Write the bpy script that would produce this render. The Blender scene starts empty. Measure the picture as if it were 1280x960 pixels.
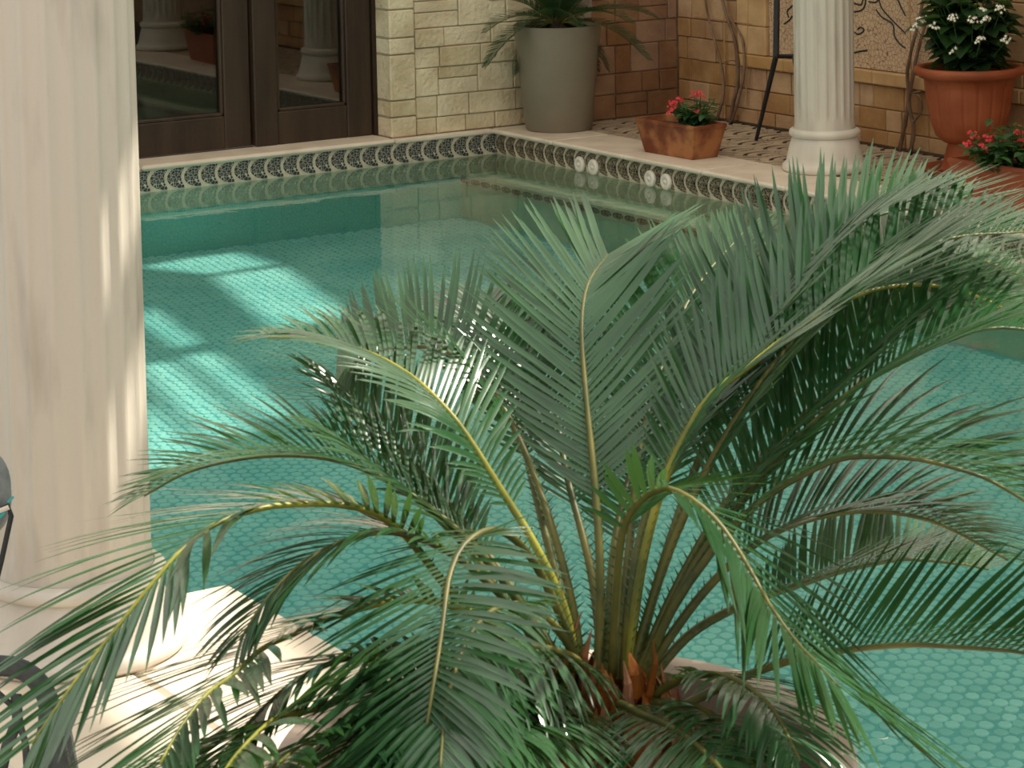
import bpy, bmesh, math, random
from mathutils import Vector as V, Matrix
R_ = random.Random(7)
PI = math.pi
sc = bpy.context.scene
COL = sc.collection
# ------------------------------------------------------------------ camera
F_PX, PY0, PITCH, ROLL, YAW = 3176.1, -29.0, 0.07677, -0.02005, 0.5664
CAM = V((-6.9055, -11.0434, 1.8))
def _basis():
    fw = V((math.sin(YAW)*math.cos(PITCH), math.cos(YAW)*math.cos(PITCH), -math.sin(PITCH)))
    r = V((math.cos(YAW), -math.sin(YAW), 0)); u = r.cross(fw)
    c, s = math.cos(ROLL), math.sin(ROLL)
    return (r*c + u*s), (u*c - r*s), fw
CR, CU, CF = _basis()
cd = bpy.data.cameras.new('camera'); cam = bpy.data.objects.new('camera', cd); COL.objects.link(cam)
cam.matrix_world = Matrix(((CR.x, CU.x, -CF.x, CAM.x), (CR.y, CU.y, -CF.y, CAM.y), (CR.z, CU.z, -CF.z, CAM.z), (0, 0, 0, 1)))
cd.sensor_width = 36; cd.lens = F_PX/1280*36; cd.shift_y = (PY0-480)/1280; cd.clip_start = .05
cd.dof.use_dof = True; cd.dof.focus_distance = 7.5; cd.dof.aperture_fstop = 26
sc.camera = cam
def ray(x, y): return CF + CR*((x-640)/F_PX) - CU*((y-PY0)/F_PX)
def atd(x, y, d): return CAM + ray(x, y)*d
def atz(x, y, z):
    d = ray(x, y); return CAM + d*((z-CAM.z)/d.z)
def atx(x, y, X):
    d = ray(x, y); return CAM + d*((X-CAM.x)/d.x)
# ------------------------------------------------------------------ light
w = bpy.data.worlds.new('world'); sc.world = w; w.use_nodes = True
wn = w.node_tree.nodes; bg = wn['Background']
bg.inputs[0].default_value = (1.0, .96, .90, 1); bg.inputs[1].default_value = 1.12
sun_h = V((.79, -.04, 0)).normalized()
ELEV = math.radians(52)
SUN = V((sun_h.x*math.cos(ELEV), sun_h.y*math.cos(ELEV), math.sin(ELEV)))
sl = bpy.data.lights.new('sun', 'SUN'); sl.energy = 8.0; sl.angle = math.radians(1.5); sl.color = (1, .93, .80)
so = bpy.data.objects.new('sun', sl); COL.objects.link(so); so.rotation_euler = SUN.to_track_quat('Z', 'Y').to_euler()
sc.view_settings.view_transform = 'Standard'; sc.view_settings.look = 'None'
sc.view_settings.gamma = 1; sc.view_settings.exposure = -0.30
# ------------------------------------------------------------------ materials
def new_mat(name):
    m = bpy.data.materials.new(name); m.use_nodes = True
    return m, m.node_tree.nodes, m.node_tree.links, m.node_tree.nodes['Principled BSDF']
def mat(name, c1, c2=None, scale=8, rough=.6, bump=0, bscale=None, detail=4, spec=.4, stretch=(1, 1, 1), objvar=0, lo=.35, hi=.65, sub=0, metal=0, coat=0):
    m, n, l, b = new_mat(name)
    b.inputs['Roughness'].default_value = rough; b.inputs['Metallic'].default_value = metal
    b.inputs['Specular IOR Level'].default_value = spec; b.inputs['Coat Weight'].default_value = coat
    tc = n.new('ShaderNodeTexCoord'); mp = n.new('ShaderNodeMapping'); mp.inputs['Scale'].default_value = stretch
    l.new(tc.outputs['Object'], mp.inputs[0])
    no = n.new('ShaderNodeTexNoise'); no.inputs['Scale'].default_value = scale; no.inputs['Detail'].default_value = detail
    l.new(mp.outputs[0], no.inputs['Vector'])
    cr = n.new('ShaderNodeValToRGB'); cr.color_ramp.elements[0].position = lo; cr.color_ramp.elements[1].position = hi
    cr.color_ramp.elements[0].color = (*c1, 1); cr.color_ramp.elements[1].color = (*(c2 or c1), 1)
    l.new(no.outputs[0], cr.inputs[0]); out = cr.outputs[0]
    if objvar:
        oi = n.new('ShaderNodeObjectInfo'); hs = n.new('ShaderNodeHueSaturation')
        mr = n.new('ShaderNodeMapRange'); mr.inputs[3].default_value = 1-objvar; mr.inputs[4].default_value = 1+objvar
        l.new(oi.outputs['Random'], mr.inputs[0]); l.new(mr.outputs[0], hs.inputs['Value']); l.new(out, hs.inputs['Color'])
        mr2 = n.new('ShaderNodeMapRange'); mr2.inputs[3].default_value = 1+objvar; mr2.inputs[4].default_value = 1-objvar*.8
        l.new(oi.outputs['Random'], mr2.inputs[0]); l.new(mr2.outputs[0], hs.inputs['Saturation']); out = hs.outputs[0]
    l.new(out, b.inputs['Base Color'])
    if bump:
        n2 = n.new('ShaderNodeTexNoise'); n2.inputs['Scale'].default_value = bscale or scale*4; n2.inputs['Detail'].default_value = 5
        l.new(mp.outputs[0], n2.inputs['Vector'])
        bp = n.new('ShaderNodeBump'); bp.inputs['Strength'].default_value = bump; bp.inputs['Distance'].default_value = .01
        l.new(n2.outputs[0], bp.inputs['Height']); l.new(bp.outputs[0], b.inputs['Normal'])
    return m
def crackle(name, cell, line, scale, width=.06, rough=.5, cell2=None, flat=None):
    m, n, l, b = new_mat(name); b.inputs['Roughness'].default_value = rough
    tc = n.new('ShaderNodeTexCoord')
    vo = n.new('ShaderNodeTexVoronoi'); vo.feature = 'DISTANCE_TO_EDGE'; vo.inputs['Scale'].default_value = scale
    v2 = n.new('ShaderNodeTexVoronoi'); v2.inputs['Scale'].default_value = scale
    mp = n.new('ShaderNodeMapping'); mp.inputs['Scale'].default_value = flat or (1, 1, 1)
    l.new(tc.outputs['Object'], mp.inputs[0])
    l.new(mp.outputs[0], vo.inputs['Vector']); l.new(mp.outputs[0], v2.inputs['Vector'])
    cm = n.new('ShaderNodeMix'); cm.data_type = 'RGBA'; cm.inputs[6].default_value = (*cell, 1); cm.inputs[7].default_value = (*(cell2 or cell), 1)
    l.new(v2.outputs['Color'], cm.inputs[0])
    cr = n.new('ShaderNodeValToRGB'); cr.color_ramp.elements[0].position = width*.6; cr.color_ramp.elements[1].position = width
    l.new(vo.outputs[0], cr.inputs[0])
    mx = n.new('ShaderNodeMix'); mx.data_type = 'RGBA'; mx.inputs[6].default_value = (*line, 1)
    l.new(cr.outputs[0], mx.inputs[0]); l.new(cm.outputs[2], mx.inputs[7]); l.new(mx.outputs[2], b.inputs['Base Color'])
    return m
M = {}
M['marble'] = mat('white_marble', (.52, .47, .40), (.70, .65, .57), 5, .38, .10, 60, 8, stretch=(1, 1, .35), lo=.3, hi=.55)
M['marble_col'] = mat('column_marble', (.40, .345, .285), (.60, .54, .46), 9, .40, .12, 90, 9, stretch=(1, 1, .22), lo=.27, hi=.47)
M['lime'] = mat('coping_limestone', (.62, .52, .42), (.74, .64, .53), 6, .5, .08, 60, objvar=.04)
M['paving'] = mat('deck_marble', (.72, .62, .49), (.80, .71, .58), 4, .45, .04, 60, objvar=.04)
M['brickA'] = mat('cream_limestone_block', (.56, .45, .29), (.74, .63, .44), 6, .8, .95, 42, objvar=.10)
M['brickD'] = mat('shade_brown_limestone', (.20, .10, .055), (.32, .18, .10), 5, .85, .6, 45, objvar=.16)  # brownish stone, with the shade of this corner put into the colour
M['brickC'] = mat('ochre_limestone_block', (.37, .205, .10), (.51, .32, .165), 6, .8, .45, 50, objvar=.14)
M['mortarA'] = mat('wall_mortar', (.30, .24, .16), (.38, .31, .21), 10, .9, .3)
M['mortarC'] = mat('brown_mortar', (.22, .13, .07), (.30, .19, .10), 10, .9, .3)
M['quoin'] = mat('grey_rough_stone', (.20, .16, .13), (.34, .27, .21), 8, .9, 1.0, 30, objvar=.1)
M['grout'] = mat('mosaic_grout', (.50, .44, .33), (.62, .55, .42), 30, .6, .1)
M['leafm'] = crackle('dark_mosaic', (.012, .014, .014), (.50, .48, .40), 66, .06, .35, (.04, .045, .045))
M['leafw'] = crackle('brown_mosaic', (.025, .019, .012), (.48, .38, .26), 66, .06, .35, (.07, .05, .03))
M['tile'] = mat('turquoise_tile', (.24, .54, .53), (.37, .67, .65), 3, .45, 0, objvar=.14)
M['poolbed'] = mat('pool_grout', (.10, .38, .40), (.14, .43, .44), 3, .6)
M['poolwall'] = crackle('pool_wall_tile', (.24, .60, .54), (.19, .50, .46), 48, .05, .5, (.30, .66, .58))
M['bench'] = mat('bench_stone', (.42, .52, .38), (.58, .62, .46), 10, .6, .1)
M['wood'] = mat('dark_brown_wood', (.026, .014, .008), (.052, .030, .016), 9, .45, .15, 60, stretch=(1, 1, .12))
M['black'] = mat('black_metal', (.012, .013, .014), (.02, .02, .022), 20, .42, 0)
M['greypot'] = mat('taupe_grey_pot', (.21, .175, .125), (.24, .20, .145), 4, .55, .05, 80)
M['terra'] = mat('terracotta', (.23, .050, .015), (.31, .078, .026), 7, .6, .1, 60)
M['terraw'] = mat('weathered_terracotta', (.17, .042, .016), (.38, .15, .055), 9, .65, .25, 50, lo=.42, hi=.62)
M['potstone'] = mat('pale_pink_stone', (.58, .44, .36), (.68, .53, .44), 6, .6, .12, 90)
M['potin'] = mat('shade_darkened_stone', (.20, .14, .11), (.30, .22, .17), 6, .75, .12, 90)  # pot stone darkened, the shade inside the pot is put into the colour
M['soil'] = mat('dark_soil', (.012, .009, .006), (.05, .034, .022), 30, .95, 1, 60)
M['pebble'] = mat('pale_pebble', (.35, .31, .27), (.6, .56, .5), 30, .6)
M['tess'] = mat('tan_tessera', (.36, .27, .19), (.52, .41, .29), 10, .7, .2, 60)
M['tessbed'] = mat('black_pebble_bed', (.018, .013, .010), (.035, .026, .02), 30, .8, .5, 90)
M['bark'] = mat('vine_bark', (.13, .075, .045), (.27, .17, .11), 30, .85, .6, 80, stretch=(1, 1, .2))
M['cane'] = mat('trellis_cane', (.42, .25, .10), (.50, .31, .14), 20, .6)
M['mural'] = crackle('cream_crackle_mosaic', (.56, .38, .24), (.22, .11, .06), 44, .05, .6, (.64, .46, .30))
M['murframe'] = mat('mural_ledge_stone', (.46, .27, .12), (.58, .38, .19), 6, .8, .3, 50, objvar=.08)
M['fibre'] = mat('cycad_fibre', (.20, .065, .022), (.50, .21, .08), 18, .75, .6, 70, stretch=(1, 1, .2), objvar=.25)
M['red'] = mat('red_petal', (.60, .012, .03), (.78, .05, .07), 30, .5)
M['white'] = mat('white_petal', (.80, .74, .58), (.9, .85, .72), 30, .5)
M['yellow'] = mat('yellow_centre', (.65, .42, .06), None, 30, .5)
M['jet'] = mat('jet_plastic', (.72, .64, .55), (.8, .73, .65), 20, .35)
M['charcoal'] = mat('charcoal_fabric', (.045, .052, .055), (.08, .09, .095), 40, .7, .2, 200)
M['greyf'] = mat('grey_fabric', (.15, .17, .175), (.22, .24, .245), 40, .6, .2, 200)
M['teal'] = mat('teal_cord', (.05, .40, .42), None, 30, .5)
M['roof'] = mat('roof_plaster', (.50, .42, .32), (.55, .47, .36), 3, .8)
m = new_mat('sun_mask_canopy')  # added canopy over the pool, translucent to give soft fill light
t_ = m[1].new('ShaderNodeBsdfTranslucent'); t_.inputs[0].default_value = (.62, .60, .55, 1)
x_ = m[1].new('ShaderNodeMixShader'); x_.inputs[0].default_value = .75; m[3].inputs['Base Color'].default_value = (.8, .78, .72, 1); m[3].inputs['Roughness'].default_value = .7
m[2].new(m[3].outputs[0], x_.inputs[1]); m[2].new(t_.outputs[0], x_.inputs[2]); m[2].new(x_.outputs[0], m[1]['Material Output'].inputs[0]); M['canopy'] = m[0]
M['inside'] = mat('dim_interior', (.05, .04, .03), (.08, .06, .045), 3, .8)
def leafmat(name, c1, c2, rough=.3, trans=.22, tcol=(.25, .5, .08), spec=.5, coat=0):
    m = mat(name, c1, c2, 6, rough, 0, spec=spec, objvar=.12, coat=coat)
    n, l = m.node_tree.nodes, m.node_tree.links
    b = n['Principled BSDF']; o = n['Material Output']
    t = n.new('ShaderNodeBsdfTranslucent'); t.inputs[0].default_value = (*tcol, 1)
    mx = n.new('ShaderNodeMixShader'); mx.inputs[0].default_value = trans
    l.new(b.outputs[0], mx.inputs[1]); l.new(t.outputs[0], mx.inputs[2]); l.new(mx.outputs[0], o.inputs[0])
    return m
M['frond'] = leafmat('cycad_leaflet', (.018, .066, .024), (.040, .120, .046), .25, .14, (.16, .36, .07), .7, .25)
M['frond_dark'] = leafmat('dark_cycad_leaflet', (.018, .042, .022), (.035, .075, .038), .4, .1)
M['rachis'] = mat('cycad_rachis', (.060, .075, .018), (.17, .155, .035), 14, .45)
M['rachis_y'] = mat('yellow_rachis', (.12, .135, .02), (.36, .34, .045), 14, .4)
M['bush'] = leafmat('flower_foliage', (.020, .062, .018), (.045, .12, .04), .45, .15)
M['bush_dark'] = leafmat('dark_foliage', (.012, .032, .012), (.025, .07, .02), .45, .12)
M['brownleaf'] = mat('dry_leaflet', (.34, .17, .07), (.45, .25, .10), 20, .7)
# glass
m, n, l, b = new_mat('window_glass')
n.remove(b); gl = n.new('ShaderNodeBsdfGlossy'); gl.inputs['Roughness'].default_value = .01; gl.inputs[0].default_value = (1, .98, .95, 1)
tr = n.new('ShaderNodeBsdfTransparent'); tr.inputs[0].default_value = (.75, .74, .70, 1); fr = n.new('ShaderNodeFresnel'); fr.inputs[0].default_value = 1.75
mx = n.new('ShaderNodeMixShader'); l.new(fr.outputs[0], mx.inputs[0]); l.new(tr.outputs[0], mx.inputs[1]); l.new(gl.outputs[0], mx.inputs[2])
l.new(mx.outputs[0], n['Material Output'].inputs[0]); M['glass'] = m
# water: clear tinted body with a Fresnel-weighted rippled surface
m, n, l, b = new_mat('pool_water')
n.remove(b); gl = n.new('ShaderNodeBsdfGlossy'); gl.inputs['Roughness'].default_value = .02
tr = n.new('ShaderNodeBsdfTransparent'); tr.inputs[0].default_value = (.84, .98, .94, 1); fr = n.new('ShaderNodeFresnel'); fr.inputs[0].default_value = 1.33
tc = n.new('ShaderNodeTexCoord'); no = n.new('ShaderNodeTexNoise'); no.inputs['Scale'].default_value = 9; no.inputs['Detail'].default_value = 3
bp = n.new('ShaderNodeBump'); bp.inputs['Strength'].default_value = .05; bp.inputs['Distance'].default_value = .02
l.new(tc.outputs['Object'], no.inputs['Vector']); l.new(no.outputs[0], bp.inputs['Height'])
l.new(bp.outputs[0], gl.inputs['Normal']); l.new(bp.outputs[0], fr.inputs['Normal'])
mx = n.new('ShaderNodeMixShader'); l.new(fr.outputs[0], mx.inputs[0]); l.new(tr.outputs[0], mx.inputs[1]); l.new(gl.outputs[0], mx.inputs[2])
l.new(mx.outputs[0], n['Material Output'].inputs[0]); M['water'] = m
# ------------------------------------------------------------------ helpers
def tag(o, label=None, cat=None, group=None, kind=None):
    if label: o['label'] = label
    if cat: o['category'] = cat
    if group: o['group'] = group
    if kind: o['kind'] = kind
    return o
def link(name, me, material=None, parent=None, loc=None, smooth=False):
    if material is not None and not me.materials: me.materials.append(material)
    if smooth:
        for p in me.polygons: p.use_smooth = True
    o = bpy.data.objects.new(name, me); COL.objects.link(o)
    if loc is not None: o.location = loc
    if parent is not None: o.parent = parent
    return o
def pyobj(name, vs, fs, material, parent=None, loc=None, smooth=False):
    me = bpy.data.meshes.new(name); me.from_pydata([tuple(v) for v in vs], [], fs); me.update()
    return link(name, me, material, parent, loc, smooth)
def bmobj(name, bm, material, parent=None, loc=None, smooth=False):
    me = bpy.data.meshes.new(name); bm.normal_update(); bm.to_mesh(me); bm.free()
    return link(name, me, material, parent, loc, smooth)
def thing(name, label, cat, loc=(0, 0, 0), rz=0, group=None):
    o = bpy.data.objects.new(name, None); COL.objects.link(o); o.location = loc; o.rotation_euler = (0, 0, rz)
    o.empty_display_size = .1
    return tag(o, label, cat, group)
def box_bm(bm, lo, hi, bev=0):
    c = [(a+b)/2 for a, b in zip(lo, hi)]; s = [abs(b-a) for a, b in zip(lo, hi)]
    r = bmesh.ops.create_cube(bm, size=1, matrix=Matrix.Translation(c) @ Matrix.Diagonal((*s, 1)))
    if bev:
        es = list({e for v in r['verts'] for e in v.link_edges})
        bmesh.ops.bevel(bm, geom=es, offset=min(bev, min(s)*.4), segments=1, affect='EDGES')
def box(name, lo, hi, material, parent=None, bev=0, loc=None):
    bm = bmesh.new(); box_bm(bm, lo, hi, bev); return bmobj(name, bm, material, parent, loc)
def lathe(prof, seg=48, closed=False, flute=None):
    vs, fs = [], []; n_ = len(prof)
    for i, (r, z) in enumerate(prof):
        for k in range(seg):
            a = 2*PI*k/seg; rr = r if flute is None else flute(r, z, a)
            vs.append((rr*math.cos(a), rr*math.sin(a), z))
    rng = range(n_) if closed else range(n_-1)
    for i in rng:
        j = (i+1) % n_
        for k in range(seg):
            k2 = (k+1) % seg; fs.append((i*seg+k, i*seg+k2, j*seg+k2, j*seg+k))
    return vs, fs
def frames(pts, ref=None):
    T = []
    for i in range(len(pts)):
        a = pts[max(i-1, 0)]; b_ = pts[min(i+1, len(pts)-1)]; T.append((b_-a).normalized())
    r = ref or V((.13, .21, 1))
    N = r - T[0]*r.dot(T[0])
    if N.length < 1e-3: N = V((1, 0, 0)) - T[0]*T[0].x
    N.normalize(); Ns = [N]
    for i in range(1, len(pts)):
        q = T[i-1].rotation_difference(T[i]); N = q @ Ns[-1]; N = (N - T[i]*N.dot(T[i])).normalized(); Ns.append(N)
    return T, Ns
def tube(vs, fs, pts, rad, seg=6, ref=None, flat=1):
    T, N = frames(pts, ref); b0 = len(vs)
    for i, p in enumerate(pts):
        r = rad[i] if isinstance(rad, (list, tuple)) else rad; B = T[i].cross(N[i])
        for k in range(seg):
            a = 2*PI*k/seg; vs.append(p + B*(r*math.cos(a)) + N[i]*(r*flat*math.sin(a)))
    for i in range(len(pts)-1):
        for k in range(seg):
            k2 = (k+1) % seg; fs.append((b0+i*seg+k, b0+i*seg+k2, b0+(i+1)*seg+k2, b0+(i+1)*seg+k))
    fs.append(tuple(b0+k for k in range(seg))[::-1]); e = b0+(len(pts)-1)*seg; fs.append(tuple(e+k for k in range(seg)))
def spline(P, n_):
    out = []; P = [P[0]*2-P[1]] + list(P) + [P[-1]*2-P[-2]]
    segs = len(P)-3
    for s in range(n_+1):
        u = s/n_*segs; i = min(int(u), segs-1); t = u-i
        a, b_, c, d = P[i:i+4]
        out.append((b_*2 + (c-a)*t + (a*2-b_*5+c*4-d)*t*t + (b_*3-a-c*3+d)*t**3)*.5)
    # resample by arc length
    L = [0]
    for i in range(1, len(out)): L.append(L[-1]+(out[i]-out[i-1]).length)
    res = []; j = 0
    for s in range(n_+1):
        t = L[-1]*s/n_
        while j < len(L)-2 and L[j+1] < t: j += 1
        f = (t-L[j])/max(L[j+1]-L[j], 1e-9); res.append(out[j].lerp(out[j+1], f))
    return res, L[-1]
ZR = 2.9
PX, PY = .06, .09            # pool's right and back walls
WZ, FZ = -.13, -.44          # water level, pool floor
# ------------------------------------------------------------------ pool shell
NX = -4.46; NYE = -5.94      # near deck's corner
fl = box('floor', (-9, -12, FZ-.05), (PX+.05, PY+.05, FZ), M['poolbed']); tag(fl, 'turquoise pool floor of small rounded mosaic tiles', 'pool floor', kind='structure')
wl = box('wall_pool_back', (-9, PY, FZ), (PX, PY+.1, -.02), M['poolwall']); tag(wl, 'tiled pool wall under the doors', 'pool wall', kind='structure')
wr = box('wall_pool_right', (PX, -12, FZ), (PX+.1, PY, -.02), M['poolwall']); tag(wr, 'tiled pool wall under the white column', 'pool wall', kind='structure')
be = box('step_pool', (-.16, -12, FZ), (PX, PY, -.222), M['bench']); be.name = 'pool_step'
tag(be, 'submerged stone step along the right pool wall', 'step', kind='structure')
# pool floor tiles
def tile_ring(cx, cy, rx, ry, rr):
    k = rr.choice((6, 7, 8)); a0 = rr.random()*6
    return [(cx+rx*math.cos(a0+2*PI*i/k)*rr.uniform(.9, 1.08), cy+ry*math.sin(a0+2*PI*i/k)*rr.uniform(.9, 1.08)) for i in range(k)]
def prism(vs, fs, ring, z0, z1, inset=.86):
    b0 = len(vs); k = len(ring); cx = sum(p[0] for p in ring)/k; cy = sum(p[1] for p in ring)/k
    for p in ring: vs.append((p[0], p[1], z0))
    for p in ring: vs.append((cx+(p[0]-cx)*inset, cy+(p[1]-cy)*inset, z1))
    for i in range(k):
        j = (i+1) % k; fs.append((b0+i, b0+j, b0+k+j, b0+k+i))
    fs.append(tuple(b0+k+i for i in range(k)))
ux = V((.844, -.537)); uy = V((.537, .844))       # the tiling runs at an angle to the walls
near, vs, fs = [], [], []
c0 = atz(1180, 930, FZ)
for i in range(-150, 260):
    for j in range(-130, 160):
        a = (i+.5*(j % 2))*.040; b_ = j*.047
        p = V((-3.3, -6.2)) + ux*(a+R_.uniform(-.004, .004)) + uy*(b_+R_.uniform(-.005, .005))
        if not (-7 < p.x < -.2 and -8.6 < p.y < PY-.03): continue
        if p.x < NX+.02 and p.y < NYE+.02: continue
        q = V((p.x, p.y, FZ))-CAM; dz = q.dot(CF); sx = 640+q.dot(CR)/dz*F_PX
        if sx < 120 or sx > 1420 or PY0-q.dot(CU)/dz*F_PX > 1060: continue
        near.append(((p-V((c0.x, c0.y))).length, p))
near.sort(key=lambda t: t[0])
for d, p in near[280:]:
    rr = tile_ring(0, 0, .0205, .0255, R_); prism(vs, fs, [(p.x+ux.x*a+uy.x*b_, p.y+ux.y*a+uy.y*b_) for a, b_ in rr], FZ-.001, FZ+.0025)
pyobj('mosaic_tiles', vs, fs, M['tile'], fl).__setitem__('kind', 'stuff')
protos = []
for k in range(8):
    vs, fs = [], []; rr = tile_ring(0, 0, .0205, .0255, R_); prism(vs, fs, [(ux.x*a+uy.x*b_, ux.y*a+uy.y*b_) for a, b_ in rr], -.001, .0025)
    me = bpy.data.meshes.new('mosaic_tile'); me.from_pydata(vs, [], fs); me.materials.append(M['tile']); protos.append(me)
for d, p in near[:280]: link('mosaic_tile', R_.choice(protos), None, fl, (p.x, p.y, FZ))
# water
pts = [(NX, -12), (PX, -12), (PX, PY), (-9, PY), (-9, NYE), (NX, NYE)]
wt = pyobj('pool_water', [(x, y, WZ) for x, y in pts], [tuple(range(6))], M['water'])
tag(wt, 'clear turquoise pool water with faint ripples and reflections', 'water', kind='structure')
# mosaic band with leaf-shaped pieces
def leaf_ring(w_, h_, vx=.46, k=9):
    r = []
    for i in range(k+1):
        a = PI/2 + PI*i/k; r.append((w_*(.955+.955*math.cos(a)), h_*(.5+.5*math.sin(a))))
    r += [(w_*.965, h_*.07), (w_*.91, h_*.20), (w_*.80, h_*.33), (w_*.64, h_*.45), (w_*vx, h_*.5), (w_*.64, h_*.55), (w_*.80, h_*.67), (w_*.91, h_*.80), (w_*.965, h_*.93)]
    return r
def leaf_mesh(w_, h_, mt, axis, t=.005, vx=.46):
    ring = leaf_ring(w_, h_, vx); k = len(ring); vs = []
    for dpt in (0, t):
        for a, b_ in ring: vs.append((a, -dpt, b_) if axis == 'x' else (-dpt, -a, b_))
    bm = bmesh.new(); bv = [bm.verts.new(v) for v in vs]
    for i in range(k): bm.faces.new((bv[i], bv[(i+1) % k], bv[k+(i+1) % k], bv[k+i]))
    f = bm.faces.new(bv[k:]); bmesh.ops.triangulate(bm, faces=[f]); bmesh.ops.recalc_face_normals(bm, faces=bm.faces[:])
    me = bpy.data.meshes.new('mosaic_leaf'); bm.to_mesh(me); bm.free(); me.materials.append(mt); return me
tb = box('trim_1', (-5.2, PY-.006, WZ-.1), (PX, PY, -.018), M['grout']); tag(tb, 'mosaic band of dark leaf shapes under the door sill', 'mosaic band', kind='structure')
trr = box('trim_2', (PX-.006, -5.6, WZ-.1), (PX, PY, -.018), M['grout']); tag(trr, 'mosaic band of dark leaf shapes below the right coping', 'mosaic band', kind='structure')
lm = leaf_mesh(.092, .106, M['leafm'], 'x', vx=.50); x = PX-.09
while x > -5:
    link('mosaic_leaf', lm, None, tb, (x, PY-.006, WZ+.004)); x -= .0895
lm = leaf_mesh(.094, .106, M['leafw'], 'y', vx=.54); y = PY-.01
while y > -5.4:
    link('mosaic_leaf', lm, None, trr, (PX-.006, y, WZ+.004)); y -= .092
ts = box('trim_3', (-.168, -5.6, -.272), (-.16, PY, -.219), M['grout']); tag(ts, 'submerged strip of dark leaf mosaic edging the pool step', 'mosaic strip', kind='structure')
def lens(w_, h_):
    return [(w_*(.5-.5*math.cos(PI*i/8)), h_*(.5+.5*math.sin(PI*i/8)*(1 if True else 1))) for i in range(9)] + [(w_*(.5+.5*math.cos(PI*i/8)), h_*(.5-.5*math.sin(PI*i/8))) for i in range(1, 8)]
vs = [(-dd, -a, b_) for dd in (0, .004) for a, b_ in lens(.086, .030)]; k = len(vs)//2
lf = [tuple(range(k, 2*k))] + [(i, (i+1) % k, k+(i+1) % k, k+i) for i in range(k)]
me = bpy.data.meshes.new('mosaic_leaf'); me.from_pydata(vs, [], lf); me.materials.append(M['leafw'])
y = PY-.01
while y > -5.4:
    link('mosaic_leaf', me, None, ts, (-.168, y, -.259)); y -= .098
# pool jets
for i, (x, y, g) in enumerate(((724, 212, 'left'), (741, 213, 'left'), (812, 229, 'right'), (832, 232, 'right'))):
    p = atx(x, y, PX-.02); names = ['leftmost round white pool jet at the waterline', 'second round white pool jet from the left at the waterline', 'third round white pool jet from the left at the waterline', 'rightmost round white pool jet at the waterline']
    r = .040
    v_, f_ = lathe([(0.0005, .018), (.008, .018), (.010, .012), (.017, .012), (.02, .016), (r*.9, .014), (r, .008), (r, 0)], 24)
    o = pyobj('pool_jet', v_, f_, M['jet'], smooth=True); o.location = (PX-.012, p.y, -.095 if i < 2 else -.093); o.rotation_euler = (0, -PI/2, 0)
    tag(o, names[i], 'pool jet', 'round jets on the right pool wall')
# coping and decks
cp = box('trim_4', (PX+.03, -9, -.3), (.37, PY, -.024), M['lime']); tag(cp, 'pale limestone coping along the right side of the pool', 'coping', kind='structure')
y = PY+.05; seg = .62
while y > -8.5:
    hi = y if y < PY else PY+.03
    box('coping_slab', (.025, y-seg+.003, -.024), (.385, hi, 0), M['lime'], cp, bev=.008); y -= seg
cs = box('trim_5', (-9, PY+.01, -.3), (PX+.3, .27, -.024), M['lime']); tag(cs, 'pale stone coping in front of the doors and cream wall', 'coping', kind='structure')
x = -.56
box('coping_slab', (-.555, PY-.02, -.024), (.05, .125, 0), M['lime'], cs, bev=.006)
while x > -6:
    box('sill_slab', (x-1.4+.003, PY-.03, -.024), (x, .30, .004), M['lime'], cs, bev=.012); x -= 1.4
# right terrace with scallop mosaic
tf = box('floor_terrace', (.385, -9, -.3), (1.5, PY+.3, -.006), M['tessbed']); tag(tf, 'terrace floor of tan pebble mosaic in black scallops', 'terrace', kind='structure')
vs, fs = [], []; Rs = .20; row = 0; yy = .25
while yy > -4.6:
    xx = .385-Rs + (Rs if row % 2 else 0)
    while xx < 1.4:
        for ring in range(3):
            r0 = Rs*(ring/3)+.008; r1 = Rs*((ring+1)/3)-.012; n_ = [6, 12, 18][ring]
            for k in range(n_):
                gp_ = .03/(ring+1)**.5 if R_.random() < .35 else 0
                a0 = -PI+PI*k/n_+gp_; a1 = -PI+PI*(k+1)/n_-gp_*.5
                am = (a0+a1)/2; cx = xx+(r0+r1)/2*math.cos(am); cy = yy-(r0+r1)/2*math.sin(am)
                cover = any((cx-(xx+dx))**2+(cy-(yy-Rs*.5))**2 < (Rs*1.0)**2 for dx in (-Rs, Rs))
                if cover or not (.39 < cx < 1.13): continue
                q = [(xx+r*math.cos(a), yy-r*math.sin(a)) for r, a in ((r0, a0), (r1, a0), (r1, a1), (r0, a1))]
                prism(vs, fs, q, -.006, -.0035, .985)
        xx += 2*Rs
    yy -= Rs*.5; row += 1
o = pyobj('scallop_tesserae', vs, fs, M['tess'], tf); o['kind'] = 'stuff'
# near deck
dk = box('floor_deck', (-9, -13, -.5), (NX-.01, NYE-.01, -.026), M['lime']); tag(dk, 'sunlit pale marble deck at the near corner of the pool', 'deck', kind='structure')
xs = [NX+.02, NX-.40, NX-.80, NX-1.35, NX-1.9, NX-2.45]; ys = [NYE+.02, NYE-.40, NYE-1.0, NYE-1.6, NYE-2.2, NYE-2.8, NYE-3.4]
for i in range(len(xs)-1):
    for j in range(len(ys)-1):
        box('deck_slab', (xs[i+1]+.002, ys[j+1]+.002, -.026), (xs[i]-.002, ys[j]-.002, 0), M['paving'], dk, bev=.006 if i and j else .012)
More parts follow.
